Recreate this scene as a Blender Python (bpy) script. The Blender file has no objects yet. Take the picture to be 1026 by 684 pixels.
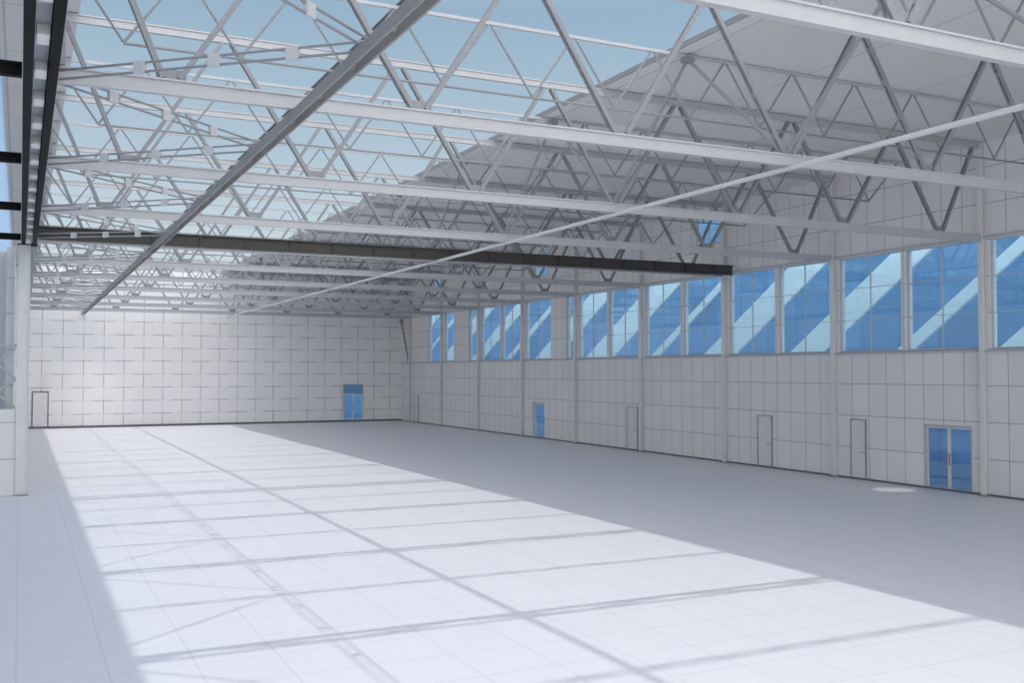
import bpy, bmesh, math, random
from mathutils import Vector, Matrix
random.seed(3)
scene = bpy.context.scene
scene.view_settings.view_transform = 'Standard'
COL = scene.collection

# ------------------------------------------------------------------ materials
def nt(name):
    m = bpy.data.materials.new(name); m.use_nodes = True
    return m, m.node_tree, m.node_tree.nodes['Principled BSDF']

def paint(name, col, rough=0.5, var=0.06, scale=3.0, metal=0.0, spec=0.4):
    m, t, b = nt(name)
    n = t.nodes.new('ShaderNodeTexNoise'); n.inputs['Scale'].default_value = scale
    n.inputs['Detail'].default_value = 4
    g = t.nodes.new('ShaderNodeNewGeometry')
    t.links.new(g.outputs['Position'], n.inputs['Vector'])
    r = t.nodes.new('ShaderNodeMapRange')
    r.inputs['To Min'].default_value = 1 - var; r.inputs['To Max'].default_value = 1 + var
    t.links.new(n.outputs['Fac'], r.inputs['Value'])
    v = t.nodes.new('ShaderNodeVectorMath'); v.operation = 'SCALE'
    v.inputs[0].default_value = col[:3]
    t.links.new(r.outputs['Result'], v.inputs['Scale'])
    t.links.new(v.outputs['Vector'], b.inputs['Base Color'])
    b.inputs['Roughness'].default_value = rough
    b.inputs['Metallic'].default_value = metal
    b.inputs['Specular IOR Level'].default_value = spec
    return m

def gridmat(name, col, line, a, b_, sa, sb, w, oa=0, ob=0, rough=0.6, var=0.03, spec=0.3, vscale=0.25, weave=False):
    m, t, bs = nt(name)
    N = t.nodes; L = t.links
    def math_(op, x, y=None, val=None):
        n = N.new('ShaderNodeMath'); n.operation = op
        L.new(x, n.inputs[0])
        if y is not None: L.new(y, n.inputs[1])
        if val is not None: n.inputs[1].default_value = val
        return n.outputs[0]
    g = N.new('ShaderNodeNewGeometry'); s = N.new('ShaderNodeSeparateXYZ')
    L.new(g.outputs['Position'], s.inputs[0])
    pb = math_('ADD', s.outputs[b_], val=ob+1000*sb)
    fb = math_('FLOOR', math_('DIVIDE', pb, val=sb))
    lb = math_('LESS_THAN', math_('PINGPONG', pb, val=sb/2), val=w/2)
    pa = math_('ADD', s.outputs[a], val=oa+1000*sa)
    fa = math_('FLOOR', math_('DIVIDE', pa, val=sa))
    la = math_('LESS_THAN', math_('PINGPONG', pa, val=sa/2), val=w/2)
    if weave:
        # joints read dark only on every other segment (battens alternate)
        ra = math_('FLOOR', math_('ADD', math_('DIVIDE', pa, val=sa), val=.5))
        rb = math_('FLOOR', math_('ADD', math_('DIVIDE', pb, val=sb), val=.5))
        par = math_('MODULO', math_('ADD', ra, fb), val=2)
        par2 = math_('MODULO', math_('ADD', math_('ADD', ra, rb), val=1), val=2)
        la = math_('MULTIPLY', la, math_('ADD', math_('MULTIPLY', par, val=.5), val=.3))
        lb = math_('MULTIPLY', lb, math_('ADD', math_('MULTIPLY', par2, val=.55), val=.25))
    mxo = math_('MAXIMUM', la, lb)
    cb = N.new('ShaderNodeCombineXYZ'); L.new(fa, cb.inputs[0]); L.new(fb, cb.inputs[1])
    wn = N.new('ShaderNodeTexWhiteNoise'); wn.noise_dimensions = '3D'; L.new(cb.outputs[0], wn.inputs['Vector'])
    no = N.new('ShaderNodeTexNoise'); no.inputs['Scale'].default_value = vscale; no.inputs['Detail'].default_value = 5
    L.new(g.outputs['Position'], no.inputs['Vector'])
    sm = math_('ADD', wn.outputs['Value'], no.outputs['Fac'])
    mr = N.new('ShaderNodeMapRange'); mr.inputs['From Max'].default_value = 2
    mr.inputs['To Min'].default_value = 1-var; mr.inputs['To Max'].default_value = 1+var
    L.new(sm, mr.inputs['Value'])
    vs = N.new('ShaderNodeVectorMath'); vs.operation = 'SCALE'; vs.inputs[0].default_value = col[:3]
    L.new(mr.outputs[0], vs.inputs['Scale'])
    mix = N.new('ShaderNodeMix'); mix.data_type = 'RGBA'
    L.new(mxo, mix.inputs['Factor']); L.new(vs.outputs[0], mix.inputs['A'])
    mix.inputs['B'].default_value = (*line, 1)
    L.new(mix.outputs['Result'], bs.inputs['Base Color'])
    bs.inputs['Roughness'].default_value = rough
    bs.inputs['Specular IOR Level'].default_value = spec
    return m

BAY = 6.65; C0 = 15.9
M_light = paint('painted_steel_light', (.50, .51, .53), .5)
M_grey = paint('painted_steel_grey', (.28, .29, .31), .5)
M_plate = paint('connector_paint', (.56, .57, .59), .5)
M_mid = paint('steel_brownish', (.31, .305, .30), .55)
M_dark = paint('steel_black', (.008, .008, .009), .7, spec=.15)
M_gird = paint('girder_brown', (.06, .057, .054), .6, .15, 1.5)
M_tie = paint('tie_tube_paint', (.62, .62, .63), .5)
M_frame = paint('window_frame_paint', (.52, .56, .60), .4)
M_white = paint('white_paint', (.82, .82, .82), .5)
M_leaf = paint('door_leaf_paint', (.76, .755, .75), .5)
M_line = paint('dark_gasket', (.14, .14, .15), .6)
M_joint = paint('door_outline', (.26, .26, .27), .6)
M_floor = gridmat('floor_slab', (.765, .77, .825), (.675, .685, .745), 'X', 'Y', BAY/6, BAY/6, .028, 0, 0, .45, .015, .25)
M_wallR = gridmat('wall_panel_side', (.82, .815, .80), (.33, .33, .34), 'Y', 'Z', BAY/8, 1.18, .022, -C0, 0, .6, .05)
M_wallF = gridmat('wall_panel_end', (.88, .88, .87), (.20, .20, .21), 'X', 'Z', 1.35, .95, .042, 0, 0, .6, .03, weave=True)
M_ceil = gridmat('roof_deck', (.74, .73, .71), (.54, .54, .53), 'X', 'Y', 3.6, BAY/2, .05, .4, -C0, .7, .03)
M_blue = gridmat('blue_grid_panel', (.23, .47, .76), (.15, .35, .62), 'Y', 'Z', 2.3, 1.7, .06, 0, 0, .5, .24)  # door transom, and the backdrop standing in for sky behind the glass
M_pale = paint('reflection_pale_blue', (.66, .88, .98), .6, .03)
M_ground = paint('pavement', (.12, .20, .31), .8, .1, .5)

def glassmat(name, tint):
    m = bpy.data.materials.new(name); m.use_nodes = True
    t = m.node_tree; t.nodes.clear()
    o = t.nodes.new('ShaderNodeOutputMaterial')
    tr = t.nodes.new('ShaderNodeBsdfTransparent'); tr.inputs[0].default_value = (*tint, 1)
    gl = t.nodes.new('ShaderNodeBsdfGlossy'); gl.inputs['Roughness'].default_value = .02
    gl.inputs[0].default_value = (.62, .83, 1, 1)
    lw = t.nodes.new('ShaderNodeLayerWeight'); lw.inputs['Blend'].default_value = .5
    pw = t.nodes.new('ShaderNodeMath'); pw.operation = 'POWER'; pw.inputs[1].default_value = 3
    mr = t.nodes.new('ShaderNodeMapRange'); mr.inputs['To Min'].default_value = .13; mr.inputs['To Max'].default_value = .40
    mx = t.nodes.new('ShaderNodeMixShader')
    t.links.new(lw.outputs['Facing'], pw.inputs[0]); t.links.new(pw.outputs[0], mr.inputs['Value'])
    t.links.new(mr.outputs[0], mx.inputs[0]); t.links.new(tr.outputs[0], mx.inputs[1]); t.links.new(gl.outputs[0], mx.inputs[2])
    t.links.new(mx.outputs[0], o.inputs[0])
    return m
M_glass = glassmat('tinted_glass', (.88, .97, 1))
M_glassd = glassmat('dark_tinted_glass', (.50, .64, .76))

def translucent():
    m = bpy.data.materials.new('translucent_sheet'); m.use_nodes = True
    t = m.node_tree; t.nodes.clear()
    o = t.nodes.new('ShaderNodeOutputMaterial')
    tr = t.nodes.new('ShaderNodeBsdfTranslucent'); tr.inputs[0].default_value = (.52, .62, .72, 1)
    t.links.new(tr.outputs[0], o.inputs[0])
    return m
M_trans = translucent()

# ------------------------------------------------------------------ mesh helpers
class MB:
    def __init__(s): s.v = []; s.f = []
    def box(s, a, b):
        x0, y0, z0 = a; x1, y1, z1 = b
        n = len(s.v)
        s.v += [(x0,y0,z0),(x1,y0,z0),(x1,y1,z0),(x0,y1,z0),(x0,y0,z1),(x1,y0,z1),(x1,y1,z1),(x0,y1,z1)]
        s.f += [tuple(n+i for i in q) for q in ((0,3,2,1),(4,5,6,7),(0,1,5,4),(1,2,6,5),(2,3,7,6),(3,0,4,7))]
        return s
    def bar(s, p0, p1, w, h, up=(0, 0, 1)):
        p0 = Vector(p0); p1 = Vector(p1); d = (p1-p0).normalized()
        side = d.cross(Vector(up)).normalized(); u = side.cross(d).normalized()
        n = len(s.v)
        for p in (p0, p1):
            for a, b in ((-1,-1),(1,-1),(1,1),(-1,1)):
                s.v.append(tuple(p + side*(a*w/2) + u*(b*h/2)))
        s.f += [tuple(n+i for i in q) for q in ((0,1,2,3),(7,6,5,4),(0,4,5,1),(1,5,6,2),(2,6,7,3),(3,7,4,0))]
        return s
    def tube(s, p0, p1, r, k=10):
        p0 = Vector(p0); p1 = Vector(p1); d = (p1-p0).normalized()
        a = d.cross(Vector((0, 0, 1)))
        if a.length < 1e-3: a = Vector((1, 0, 0))
        a.normalize(); b = d.cross(a)
        n = len(s.v)
        for p in (p0, p1):
            for i in range(k):
                t = 2*math.pi*i/k
                s.v.append(tuple(p + a*math.cos(t)*r + b*math.sin(t)*r))
        for i in range(k):
            j = (i+1) % k
            s.f.append((n+i, n+j, n+k+j, n+k+i))
        s.f.append(tuple(n+i for i in reversed(range(k)))); s.f.append(tuple(n+k+i for i in range(k)))
        return s
    def ibeam(s, p0, p1, w, h, t=.03, web=.03):
        p0 = Vector(p0); p1 = Vector(p1); up = Vector((0, 0, 1))
        s.bar(p0+up*(h/2-t/2), p1+up*(h/2-t/2), w, t)
        s.bar(p0-up*(h/2-t/2), p1-up*(h/2-t/2), w, t)
        s.bar(p0, p1, web, h-2*t)
        return s
    def mesh(s, name, mat):
        me = bpy.data.meshes.new(name); me.from_pydata(s.v, [], s.f)
        bm = bmesh.new(); bm.from_mesh(me); bmesh.ops.recalc_face_normals(bm, faces=bm.faces)
        bm.to_mesh(me); bm.free(); me.materials.append(mat); me.update()
        return me

def obj(name, data, parent=None, loc=(0, 0, 0)):
    o = bpy.data.objects.new(name, data); COL.objects.link(o)
    o.location = loc
    if parent: o.parent = parent
    return o
def thing(o, label, cat, group=None):
    o['label'] = label; o['category'] = cat
    if group: o['group'] = group
    return o
def structure(o, label, cat):
    o['kind'] = 'structure'; o['label'] = label; o['category'] = cat; return o
def copy_tree(o, loc):
    c = o.copy(); COL.objects.link(c); c.location = loc
    for ch in o.children:
        k = ch.copy(); k.parent = c; COL.objects.link(k)
        for g in ch.children:
            q = g.copy(); q.parent = k; COL.objects.link(q)
    return c

W = 28.0; FAR = 78.0; ZR = 11.42; NEAR = -12.0
XE = 13.6      # inner edge of the roof deck
cols = [C0 + BAY*k for k in range(10)]     # 15.9 .. 75.75

# ------------------------------------------------------------------ openings
wins = []
for k in range(9):
    s = cols[k]
    if k == 5: wins += [(s+.25, s+1.2), (s+3.05, s+6.4)]
    elif k == 7: wins += [(s+.3, s+1.85), (s+4.5, s+6.3)]
    elif k == 8: wins += [(s+.25, s+2.85)]
    else: wins += [(s+.22, s+3.2), (s+3.42, s+6.43)]
Z0, Z1 = 4.73, 8.28
upper = [(36.2, 38.0), (52.6, 54.3), (69.4, 71.1)]
gdoorsR = [(23.1, 25.1, 2.2, 2), (53.0, 54.6, 2.15, 1)]
open_R = [(a, b, Z0, Z1) for a, b in wins] + [(a, b, 9.75, 11.1) for a, b in upper] + [(a, b, 0, h) for a, b, h, n in gdoorsR]
doorF = (23.1, 24.8, 3.0)

def wall_mesh(name, u0, u1, z0, z1, opens, fix0, fix1, axis, mat):
    us = sorted(set([u0, u1] + [o[0] for o in opens] + [o[1] for o in opens]))
    zs = sorted(set([z0, z1] + [o[2] for o in opens] + [o[3] for o in opens]))
    def solid(i, j):
        if i < 0 or j < 0 or i >= len(us)-1 or j >= len(zs)-1: return False
        cu = (us[i]+us[i+1])/2; cz = (zs[j]+zs[j+1])/2
        return not any(o[0] < cu < o[1] and o[2] < cz < o[3] for o in opens)
    P = (lambda u, z, d: (d, u, z)) if axis == 'x' else (lambda u, z, d: (u, d, z))
    mb = MB()
    def quad(pts):
        n = len(mb.v); mb.v.extend(pts); mb.f.append((n, n+1, n+2, n+3))
    for i in range(len(us)-1):
        for j in range(len(zs)-1):
            if not solid(i, j): continue
            a, b, c, d = us[i], us[i+1], zs[j], zs[j+1]
            for f in (fix0, fix1):
                quad([P(a,c,f), P(b,c,f), P(b,d,f), P(a,d,f)])
            if not solid(i-1, j): quad([P(a,c,fix0), P(a,c,fix1), P(a,d,fix1), P(a,d,fix0)])
            if not solid(i+1, j): quad([P(b,c,fix0), P(b,c,fix1), P(b,d,fix1), P(b,d,fix0)])
            if not solid(i, j-1): quad([P(a,c,fix0), P(b,c,fix0), P(b,c,fix1), P(a,c,fix1)])
            if not solid(i, j+1): quad([P(a,d,fix0), P(b,d,fix0), P(b,d,fix1), P(a,d,fix1)])
    me = bpy.data.meshes.new(name); me.from_pydata(mb.v, [], mb.f)
    bm = bmesh.new(); bm.from_mesh(me); bmesh.ops.remove_doubles(bm, verts=bm.verts, dist=1e-4)
    bmesh.ops.recalc_face_normals(bm, faces=bm.faces); bm.to_mesh(me); bm.free()
    me.materials.append(mat)
    return me

# ------------------------------------------------------------------ shell
fl = MB().box((-8, NEAR, -.2), (W+.3, FAR+.3, 0)).mesh('floor', M_floor)
structure(obj('floor', fl), 'pale polished concrete hall floor with fine joint grid', 'floor')
structure(obj('wall_right', wall_mesh('wall_right', NEAR, FAR+.3, 0, ZR, open_R, W, W+.3, 'x', M_wallR)),
          'light grey panelled side wall with window band', 'wall')
structure(obj('wall_far', wall_mesh('wall_far', -8, W, 0, ZR, [(doorF[0], doorF[1], 0, doorF[2])], FAR, FAR+.3, 'y', M_wallF)),
          'white panelled end wall with dark joints', 'wall')
structure(obj('wall_left', MB().box((-.45, 37.0, 0), (-.2, FAR, 8.1)).mesh('wall_left', M_wallR)),
          'light grey panelled inner side wall', 'wall')
structure(obj('wall_outer', MB().box((-8.3, NEAR, 0), (-8, FAR, ZR)).mesh('wall_outer', M_wallR)),
          'light grey panelled wall of the side aisle', 'wall')
structure(obj('ceiling', MB().box((XE, NEAR, ZR), (W+.3, FAR+.3, ZR+.12)).mesh('ceiling', M_ceil)),
          'plain grey roof deck over half of the hall', 'ceiling')
structure(obj('ceiling', MB().box((-.5, NEAR, ZR), (1.0, FAR+.3, ZR+.1)).mesh('shade_strip', M_ceil)),  # added strip behind the runway beam, casts the floor's left shadow edge
          'narrow grey strip added to shade the left floor edge', 'ceiling')
structure(obj('ceiling', MB().box((-8.3, NEAR, ZR+.01), (-.5, FAR+.3, ZR+.06)).mesh('sky_sheet', M_trans)),  # added sheet, reads as sky from below and dims the sun
          'translucent bluish sheet added as sky and shade over the side aisle', 'ceiling')
structure(obj('trim_3', MB().box((XE-.025, NEAR, ZR), (XE, FAR+.3, ZR+.14)).mesh('roof_edge', M_grey)), 'slim grey metal edge of the roof deck', 'trim')
structure(obj('baseboard_right', MB().box((W-.03, NEAR, 0), (W, FAR, .07)).mesh('bb', M_line)), 'thin dark base strip', 'baseboard')
structure(obj('baseboard_far', MB().box((-.2, FAR-.04, 0), (W-.03, FAR, .14)).mesh('bb', M_line)), 'thin dark base strip', 'baseboard')
structure(obj('trim_1', MB().box((W-.07, NEAR, Z0-.1), (W, FAR, Z0-.02)).mesh('trim', M_frame)), 'grey window sill rail', 'trim')
structure(obj('trim_2', MB().box((W-.07, NEAR, Z1+.02), (W, FAR, Z1+.1)).mesh('trim', M_frame)), 'grey rail above the window band', 'trim')

# ------------------------------------------------------------------ windows
wi = 0
def pane(x, a, b, z0, z1):
    m = MB(); m.v = [(x,a,z0),(x,b,z0),(x,b,z1),(x,a,z1)]; m.f = [(0,1,2,3)]
    return m.mesh('glass_pane', M_glass)
def window(a, b, z0, z1, nv, nh):
    global wi; wi += 1
    t = .05; x0, x1 = W+.04, W+.12
    m = MB()
    m.box((x0, a, z0), (x1, b, z0+t)).box((x0, a, z1-t), (x1, b, z1))
    m.box((x0, a, z0+t), (x1, a+t, z1-t)).box((x0, b-t, z0+t), (x1, b, z1-t))
    for i in range(1, nv):
        y = a+(b-a)*i/nv; m.box((x0+.02, y-.02, z0+t), (x1-.02, y+.02, z1-t))
    for j in range(1, nh):
        z = z0+(z1-z0)*j/nh; m.box((x0+.025, a+t, z-.012), (x1-.025, b-t, z+.012))
    o = structure(obj(f'window_{wi}', m.mesh('window_frame', M_frame)), 'grey framed window with blue tinted panes', 'window')
    obj('glass_pane', pane(W+.08, a+.02, b-.02, z0+.02, z1-.02), o)
for a, b in wins: window(a, b, Z0, Z1, 2 if b-a > 2 else 1, 3)
for a, b in upper: window(a, b, 9.75, 11.1, 2, 2)

# ------------------------------------------------------------------ doors
di = 0
def pdoor(a, b, h):
    global di; di += 1
    x = W; e = .025
    f = MB().box((x-.05, a-e, 0), (x, a, h+e)).box((x-.05, b, 0), (x, b+e, h+e)).box((x-.05, a, h), (x, b, h+e))
    o = structure(obj(f'door_{di}', f.mesh('door_frame', M_joint)), 'flush pale grey door with thin dark frame', 'door')
    obj('door_leaf', MB().box((x-.035, a+.01, .075), (x-.002, b-.01, h-.01)).mesh('leaf', M_leaf), o)
    h_ = MB().box((x-.08, a+.1, 1.0), (x-.036, a+.13, 1.03)).box((x-.09, a+.1, 1.0), (x-.075, a+.24, 1.03))
    obj('door_handle', h_.mesh('handle', M_grey), o)
for a, b, h in ((42.95, 43.9, 2.2), (32.85, 33.7, 2.15), (27.7, 28.4, 2.2), (74.0, 74.9, 2.15)): pdoor(a, b, h)

def gdoor(P, a, b, h, leaves, transom, lab, gm=None):
    global di; di += 1
    gm = gm or M_glass
    def bx(m, u0, u1, z0, z1, d0, d1):
        p, q = P(u0, z0, d0), P(u1, z1, d1)
        m.box(tuple(map(min, p, q)), tuple(map(max, p, q)))
    f = MB(); t = .07
    bx(f, a, a+t, 0, h, -.04, .14); bx(f, b-t, b, 0, h, -.04, .14); bx(f, a+t, b-t, h-t, h, -.04, .14)
    top = h-t
    if transom:
        bx(f, a+t, b-t, transom, transom+.05, -.03, .14); top = transom
    o = structure(obj(f'door_{di}', f.mesh('door_frame', M_frame)), lab, 'door')
    if transom:
        g = MB(); bx(g, a+t, b-t, transom+.05, h-t, .05, .06)
        obj('transom_panel', g.mesh('transom', M_blue), o)
    n = leaves; w = (b-a-2*t)/n
    for i in range(n):
        u0 = a+t+i*w+.01; u1 = u0+w-.02; r = .05
        m = MB()
        bx(m, u0, u0+r, .02, top-.01, .02, .08); bx(m, u1-r, u1, .02, top-.01, .02, .08)
        bx(m, u0+r, u1-r, .02, .02+r, .02, .08); bx(m, u0+r, u1-r, top-.01-r, top-.01, .02, .08)
        leaf = obj('door_leaf', m.mesh('leaf', M_leaf), o)
        g = MB()
        g.v = [P(u0+r, .02+r, .05), P(u1-r, .02+r, .05), P(u1-r, top-.01-r, .05), P(u0+r, top-.01-r, .05)]; g.f = [(0,1,2,3)]
        obj('glass_pane', g.mesh('pane', gm), leaf)
        hu = u1-.06 if i == 0 and n > 1 else u0+.05
        g = MB(); bx(g, hu-.015, hu+.015, .85, 1.25, -.05, -.03); bx(g, hu-.01, hu+.01, .88, .9, -.03, .02); bx(g, hu-.01, hu+.01, 1.2, 1.22, -.03, .02)
        obj('door_handle', g.mesh('handle', M_grey), leaf)
for a, b, h, n in gdoorsR:
    gdoor(lambda u, z, d: (W+.08+d, u, z), a, b, h, n, None, 'glazed blue door with pale frame', M_glassd if n == 2 else None)
gdoor(lambda u, z, d: (u, FAR+.08+d, z), doorF[0], doorF[1], doorF[2], 2, 2.2, 'tall glazed double door with blue transom panel')
di += 1
f = MB().box((.75, FAR-.05, .14), (.81, FAR, 2.6)).box((1.76, FAR-.05, .14), (1.82, FAR, 2.6)).box((.81, FAR-.05, 2.54), (1.76, FAR, 2.6))
o = structure(obj(f'door_{di}', f.mesh('df', M_line)), 'flush white door in end wall', 'door')
obj('door_leaf', MB().box((.83, FAR-.035, .15), (1.74, FAR-.002, 2.52)).mesh('leaf', M_white), o)
obj('door_handle', MB().box((1.55, FAR-.09, 1.0), (1.68, FAR-.036, 1.03)).mesh('handle', M_grey), o)

# ------------------------------------------------------------------ wall columns
CD = .19
cm = MB()
cm.box((W-CD, -.09, 0), (W-CD+.02, .09, ZR-.02)).box((W-CD+.02, -.015, 0), (W-.02, .015, ZR-.02)).box((W-.02, -.09, 0), (W, .09, ZR-.02))
cmesh = cm.mesh('column_shaft', M_leaf)
pm = MB().box((W-CD-.05, -.14, 0), (W-CD-.005, .14, .05)).box((W-CD-.05, -.14, 0), (W, -.095, .05)).box((W-CD-.05, .095, 0), (W, .14, .05)).mesh('base_plate', M_grey)
for y in [9.25] + cols:
    c = obj('wall_column', cmesh, None, (0, y, 0))
    thing(c, 'light grey steel I-section column against panelled wall', 'column', 'steel wall columns')
    obj('base_plate', pm, c)

# ------------------------------------------------------------------ trusses
XT0, XT1 = .5, W-CD-.05
zb, zt = 8.3, 11.31
em = bpy.data.objects.new('roof_truss', None); COL.objects.link(em)
em.empty_display_size = .3
X0, X1 = .43, W-CD-.005
m = MB().ibeam((X0, 0, zb), (X1, 0, zb), .13, .24, .03, .05)
obj('bottom_chord', m.mesh('bottom_chord', M_light), em)
m = MB().ibeam((X0, 0, zt), (X1, 0, zt), .10, .18, .03, .04)
obj('top_chord', m.mesh('top_chord', M_light), em)
m = MB()
for y in (-.07, .07): m.box((X0+.0, y-.03, zb+.13), (X0+.1, y+.03, zt-.1))
obj('end_post', m.mesh('end_post', M_grey), em)
def diag(xa, za, xb, zb_, off=.045, wy=.04, wx=.085, mat=None):
    m = MB()
    p, q = Vector((xa, 0, za)), Vector((xb, 0, zb_))
    for y in (-off, off):
        m.bar(p+Vector((0, y, 0)), q+Vector((0, y, 0)), wy, wx, (1, 0, 0))
    for t in (.12, .4, .65, .88):
        c = p.lerp(q, t); d = (q-p).normalized()*.07
        m.bar(c-d, c+d, 2*off-wy, wx*.8, (1, 0, 0))
    return m.mesh('diagonal', mat or M_grey)
tops = [XT0+.15] + [4*i for i in range(1, 7)] + [XT1-.15]
bots = [2+4*i for i in range(7)]
for i, bx_ in enumerate(bots):
    obj('diagonal', diag(bx_-.12, zb+.13, tops[i]+.10, zt-.09), em)
    obj('diagonal', diag(bx_+.12, zb+.13, tops[i+1]-.10, zt-.09), em)
for bx_ in bots:
    obj('gusset_plate', MB().box((bx_-.22, -.018, zb+.12), (bx_+.22, .018, zb+.27)).mesh('gusset', M_grey), em)
thing(em, 'light grey steel lattice roof truss with paired diagonals', 'truss', 'roof trusses')
tys = [2.6, 9.25] + cols
em.location = (0, tys[0], 0)
for y in tys[1:]: copy_tree(em, (0, y, 0))

# light secondary trusses in the middle of each bay
es = bpy.data.objects.new('secondary_truss', None); COL.objects.link(es)
zs0 = 9.9
obj('top_chord', MB().box((X0, -.03, zt+.03), (W-.01, .03, zt+.1)).mesh('tc', M_light), es)
obj('bottom_chord', MB().tube((1.6, 0, zs0), (W-1.6, 0, zs0), .028, 8).mesh('bc', M_grey), es)
xs = [1.6+ (W-3.2)*i/12 for i in range(13)]
for i in range(13):
    x = xs[i]
    a = .6 if i == 0 else (xs[i-1]+x)/2
    b = W-.2 if i == 12 else (x+xs[i+1])/2
    obj('diagonal', MB().tube((x, 0, zs0+.02), (a+.04, 0, zt+.03), .026, 8).mesh('dg', M_grey), es)
    obj('diagonal', MB().tube((x, 0, zs0+.02), (b-.04, 0, zt+.03), .026, 8).mesh('dg', M_grey), es)
thing(es, 'slim grey tubular secondary roof truss', 'truss', 'secondary roof trusses')
sys_ = [y+BAY/2 for y in tys[:-1]]
es.location = (0, sys_[0], 0)
for y in sys_[1:]: copy_tree(es, (0, y, 0))

# ------------------------------------------------------------------ longitudinal members
BX = 3.95; BZ = 8.095
m = MB()
for s in (-1, 1):
    x = BX+s*.08
    m.bar((x, -2, BZ), (x, FAR-.05, BZ), .03, .17)
y = 3
while y < FAR-1:
    m.box((BX-.065, y, BZ-.02), (BX+.065, y+.10, BZ+.05)); y += BAY/4
thing(obj('long_beam', m.mesh('long_beam', M_mid)), 'brownish grey double channel beam hung under the trusses', 'beam')
m = MB().ibeam((6.95, NEAR, ZR+.08), (6.95, FAR-.02, ZR+.08), .14, .16, .025, .05)
thing(obj('purlin', m.mesh('purlin', M_grey)), 'grey steel purlin lying on the truss tops', 'purlin')
m = MB().tube((14, -2, 8.128), (14, FAR-.02, 8.128), .052)
thing(obj('tie_tube', m.mesh('tie_tube', M_tie)), 'long pale steel tube tied under the trusses', 'tube')

hb = BAY/2
for xx in (13.95,):
    bm_ = MB()
    bm_.tube((xx, .08, 8.46), (xx, hb-.06, zt-.06), .04, 10)
    bm_.tube((xx, BAY-.08, 8.46), (xx, hb+.06, zt-.06), .04, 10)
    bm_.box((xx-.12, hb-.12, zt-.08), (xx+.12, hb+.12, zt+.025))
    me_ = bm_.mesh('bay_brace', M_grey)
    for y in tys[:-1]:
        thing(obj('bay_brace', me_, None, (0, y, 0)), 'grey V-shaped tube brace between two trusses', 'brace', 'bay braces')

# zigzag horizontal bracing resting on the long beam
def zig(pa, pb):
    d = (Vector(pb)-Vector(pa))
    L = d.length; ang = math.atan2(d.y, d.x)
    e = bpy.data.objects.new('surge_brace', None); COL.objects.link(e)
    e.location = pa; e.rotation_euler = (0, 0, ang)
    obj('brace_tube', MB().tube((0, 0, -.06), (L, 0, -.06), .02, 8).mesh('bt', M_grey), e)
    obj('brace_tube', MB().tube((0, .0, .07), (L, 0, .07), .02, 8).mesh('bt', M_grey), e)
    for f_ in (.22, .47, .72):
        obj('connector_box', MB().box((L*f_-.09, -.03, -.085), (L*f_+.09, .03, .09)).mesh('cb', M_plate), e)
    thing(e, 'twin-tube diagonal brace with light grey connector boxes', 'brace', 'diagonal roof braces')
zz = BZ+.085+.081
gy = 35.15
for y in tys[:-1]:
    ye = y+BAY-.11
    if y < gy < ye: ye = gy-.17
    zig((.46, y+.11, zz), (BX+.06, y+hb-.06, zz))
    zig((BX+.06, y+hb+.06, zz), (.46, ye, zz))

# ------------------------------------------------------------------ cross girder
m = MB().box((.45, gy-.12, 8.18), (W-CD-.01, gy+.12, 8.22)).box((.45, gy-.12, 8.56), (W-CD-.01, gy+.12, 8.6)).box((.45, gy-.03, 8.22), (W-CD-.01, gy+.03, 8.56))
x = .8
while x < W-.5:
    m.box((x, gy-.11, 8.22), (x+.04, gy-.03, 8.56)); x += 1.53
thing(obj('cross_girder', m.mesh('cross_girder', M_gird)), 'dark brown steel girder with stiffeners spanning the hall', 'girder')

# ------------------------------------------------------------------ left twin runway beam
e = bpy.data.objects.new('runway_beam', None); COL.objects.link(e)
y0, y1 = 1.0, 36.15
obj('black_beam', MB().ibeam((.045, y0, 8.32), (.045, y1, 8.32), .13, .4, .04, .04).mesh('bb_', M_dark), e)
obj('black_beam', MB().ibeam((.36, y0, 8.32), (.36, y1, 8.32), .13, .4, .04, .04).mesh('bb_', M_dark), e)
obj('web_plate', MB().box((.12, y0, 8.3), (.29, y1, 8.34)).mesh('wp', M_frame), e)
y = 2
while y < y1-1:
    obj('spacer_box', MB().box((.13, y, 8.16), (.28, y+.45, 8.295)).mesh('sb', M_white), e); y += 1.66
thing(e, 'black twin steel runway beam with pale spacer plates', 'beam')
m = MB().ibeam((-7.9, 0, 8.3), (-.03, 0, 8.3), .14, .2, .04, .05).mesh('aisle_beam', M_dark)
for y in tys[:6]:
    thing(obj('aisle_beam', m, None, (0, y if y < 35 else 35.8, 0)), 'black steel cross beam over the side aisle', 'beam', 'black aisle beams')

m = MB().box((-.10, 36.2, 0), (-.07, 36.6, 8.1)).box((.23, 36.2, 0), (.26, 36.6, 8.1)).box((-.07, 36.24, 0), (.23, 36.28, 8.1))
c = thing(obj('hall_column', m.mesh('hc', M_leaf)), 'pale steel column carrying the black runway beam', 'column')
obj('base_plate', MB().box((-.13, 36.15, 0), (.30, 36.195, .04)).mesh('bp', M_grey), c)
obj('cap_plate', MB().box((-.13, 36.15, 8.1), (.45, 36.65, 8.13)).mesh('bp', M_dark), c)
structure(obj('wall_low', MB().box((-7.9, 36.3, 0), (-.11, 36.5, 2.78)).mesh('wl', M_wallR)), 'low pale partition wall beside the column', 'wall')
structure(obj('wall_aisle', MB().box((-7.9, 38.5, 0), (-.46, 38.7, 8.1)).mesh('wa', M_white)), 'plain white partition wall across the side aisle', 'wall')
m = MB()
m.tube((-1.3, 36.4, 2.8), (-.14, 36.4, 3.75), .04).tube((-.14, 36.4, 3.75), (-1.3, 36.4, 4.75), .04)
m.tube((-1.3, 36.4, 3.75), (-.14, 36.4, 2.85), .035).tube((-1.3, 36.4, 3.75), (-.14, 36.4, 4.75), .035)
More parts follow.
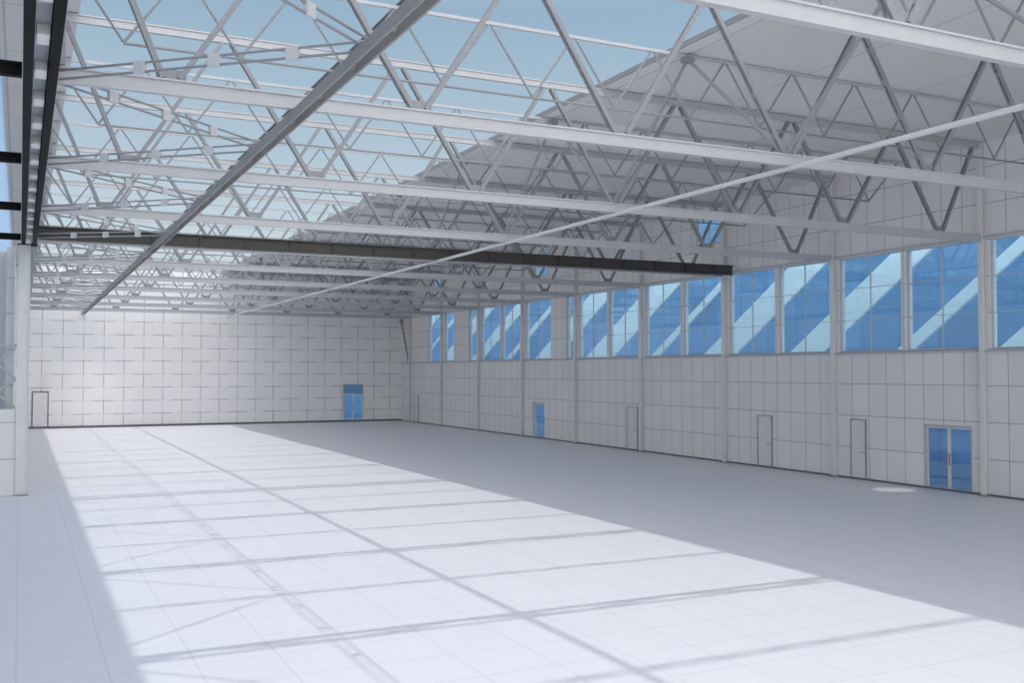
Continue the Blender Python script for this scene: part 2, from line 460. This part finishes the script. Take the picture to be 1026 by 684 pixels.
m.box((-7.9, 36.35, 4.8), (-.11, 36.45, 4.88)).box((-1.34, 36.36, 2.78), (-1.26, 36.44, 4.8))
thing(obj('lattice_frame', m.mesh('lf', M_light)), 'light grey tube lattice standing on the low wall', 'frame')

m = MB()
m.tube((W-.15, 77.8, 8.2), (W-.15, 75.95, 4.8), .06)
m.box((W-.2, 77.7, 7.95), (W, 77.9, 8.25)).box((W-.2, 75.87, 4.75), (W, 76.05, 5.0))
thing(obj('wall_brace', m.mesh('wb', M_mid)), 'dark diagonal tube brace in the corner bay', 'brace')

# ------------------------------------------------------------------ outside the windows
structure(obj('ground', MB().box((W+.31, NEAR-30, -.25), (60, FAR+40, -.02)).mesh('gr', M_ground)), 'dark bluish outdoor pavement', 'ground')
structure(obj('ground', MB().box((-30, FAR+.31, -.25), (W+.3, FAR+40, -.02)).mesh('gr', M_ground)), 'dark bluish outdoor pavement', 'ground')
structure(obj('wall_backdrop', MB().box((37, -10, -.02), (38, FAR+40, 22)).mesh('nb', M_blue)), 'blue backdrop wall added to colour the window view', 'wall')  # added backdrop, stands in for deep blue sky through the windows
structure(obj('wall_backdrop', MB().box((0, FAR+9, -.02), (36.9, FAR+10, 8)).mesh('nb', M_blue)), 'blue backdrop wall added to colour the window view', 'wall')  # same added backdrop, behind the end wall door
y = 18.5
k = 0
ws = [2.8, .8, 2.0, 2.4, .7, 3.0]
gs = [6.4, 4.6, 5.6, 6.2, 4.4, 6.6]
while y < 82:  # pale panels added to look like diagonal reflections in the window glass
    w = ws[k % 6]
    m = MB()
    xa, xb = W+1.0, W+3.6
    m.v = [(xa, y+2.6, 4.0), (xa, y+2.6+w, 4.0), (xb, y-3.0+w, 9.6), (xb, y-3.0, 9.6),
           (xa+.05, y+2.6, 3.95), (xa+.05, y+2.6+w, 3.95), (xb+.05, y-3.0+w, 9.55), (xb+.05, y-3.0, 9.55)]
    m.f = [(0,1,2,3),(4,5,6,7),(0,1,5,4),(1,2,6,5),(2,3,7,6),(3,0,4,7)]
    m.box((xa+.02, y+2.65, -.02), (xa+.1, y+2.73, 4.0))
    thing(obj('reflection_band', m.mesh('sp', M_pale)), 'pale slanted panel added as a reflection band in the windows', 'reflection', 'added reflection bands')
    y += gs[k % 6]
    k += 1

# ------------------------------------------------------------------ light
w = bpy.data.worlds.new('World'); scene.world = w; w.use_nodes = True
t = w.node_tree; N = t.nodes; L = t.links
bg = N['Background']
tc = N.new('ShaderNodeTexCoord'); sp = N.new('ShaderNodeSeparateXYZ'); L.new(tc.outputs['Generated'], sp.inputs[0])
rp = N.new('ShaderNodeValToRGB'); cr = rp.color_ramp
cr.elements[0].position = 0; cr.elements[0].color = (.70, .77, .82, 1)
cr.elements[1].position = 1; cr.elements[1].color = (.86, .87, .94, 1)
for p, c_ in ((.12, (.58, .69, .76, 1)), (.22, (.43, .56, .67, 1)), (.34, (.31, .45, .59, 1)), (.5, (.70, .74, .84, 1))):
    q = cr.elements.new(p); q.color = c_
L.new(sp.outputs['Z'], rp.inputs[0])
mr = N.new('ShaderNodeMapRange'); mr.inputs['From Min'].default_value = -.1; mr.inputs['From Max'].default_value = -.9
mr.inputs['To Min'].default_value = 0; mr.inputs['To Max'].default_value = 1
L.new(sp.outputs['Y'], mr.inputs['Value'])
mx = N.new('ShaderNodeMix'); mx.data_type = 'RGBA'
L.new(mr.outputs[0], mx.inputs['Factor']); L.new(rp.outputs[0], mx.inputs['A']); mx.inputs['B'].default_value = (2.40, 2.38, 2.40, 1)
L.new(mx.outputs['Result'], bg.inputs['Color']); bg.inputs['Strength'].default_value = 1.0

sd = bpy.data.lights.new('sun', 'SUN'); sd.energy = 1.3; sd.angle = math.radians(1.0); sd.color = (1, .97, .93)
so = bpy.data.objects.new('sun', sd); COL.objects.link(so)
so.rotation_euler = Vector((.045, -.10, -1)).to_track_quat('-Z', 'Y').to_euler()
so.location = (0, 20, 40)
def spot(loc, tgt, e, size, blend):
    fd = bpy.data.lights.new('patch_spot', 'SPOT'); fd.energy = e; fd.spot_size = math.radians(size); fd.spot_blend = blend
    fd.color = (1, .96, .88); fd.shadow_soft_size = .15
    fo = bpy.data.objects.new('patch_spot', fd); COL.objects.link(fo)
    fo.location = loc
    fo.rotation_euler = (Vector(tgt)-fo.location).to_track_quat('-Z', 'Y').to_euler()
spot((1.5, 60, 7.9), (4.6, 78, 2.0), 1500, 20, 1.0)  # added lamp, makes the sunlit patch on the end wall
spot((24.5, 25.1, 8.1), (26.6, 25.1, 0), 900, 10, .4)  # added lamp, makes the bright floor patch beside the glazed door

# ------------------------------------------------------------------ camera
cd = bpy.data.cameras.new('camera'); cd.sensor_width = 36; cd.lens = 36*1010/1026
cd.clip_end = 500
co = bpy.data.objects.new('camera', cd); COL.objects.link(co)
co.location = (0, 0, 4); co.rotation_euler = (math.radians(91.7), 0, math.radians(-26))
scene.camera = co
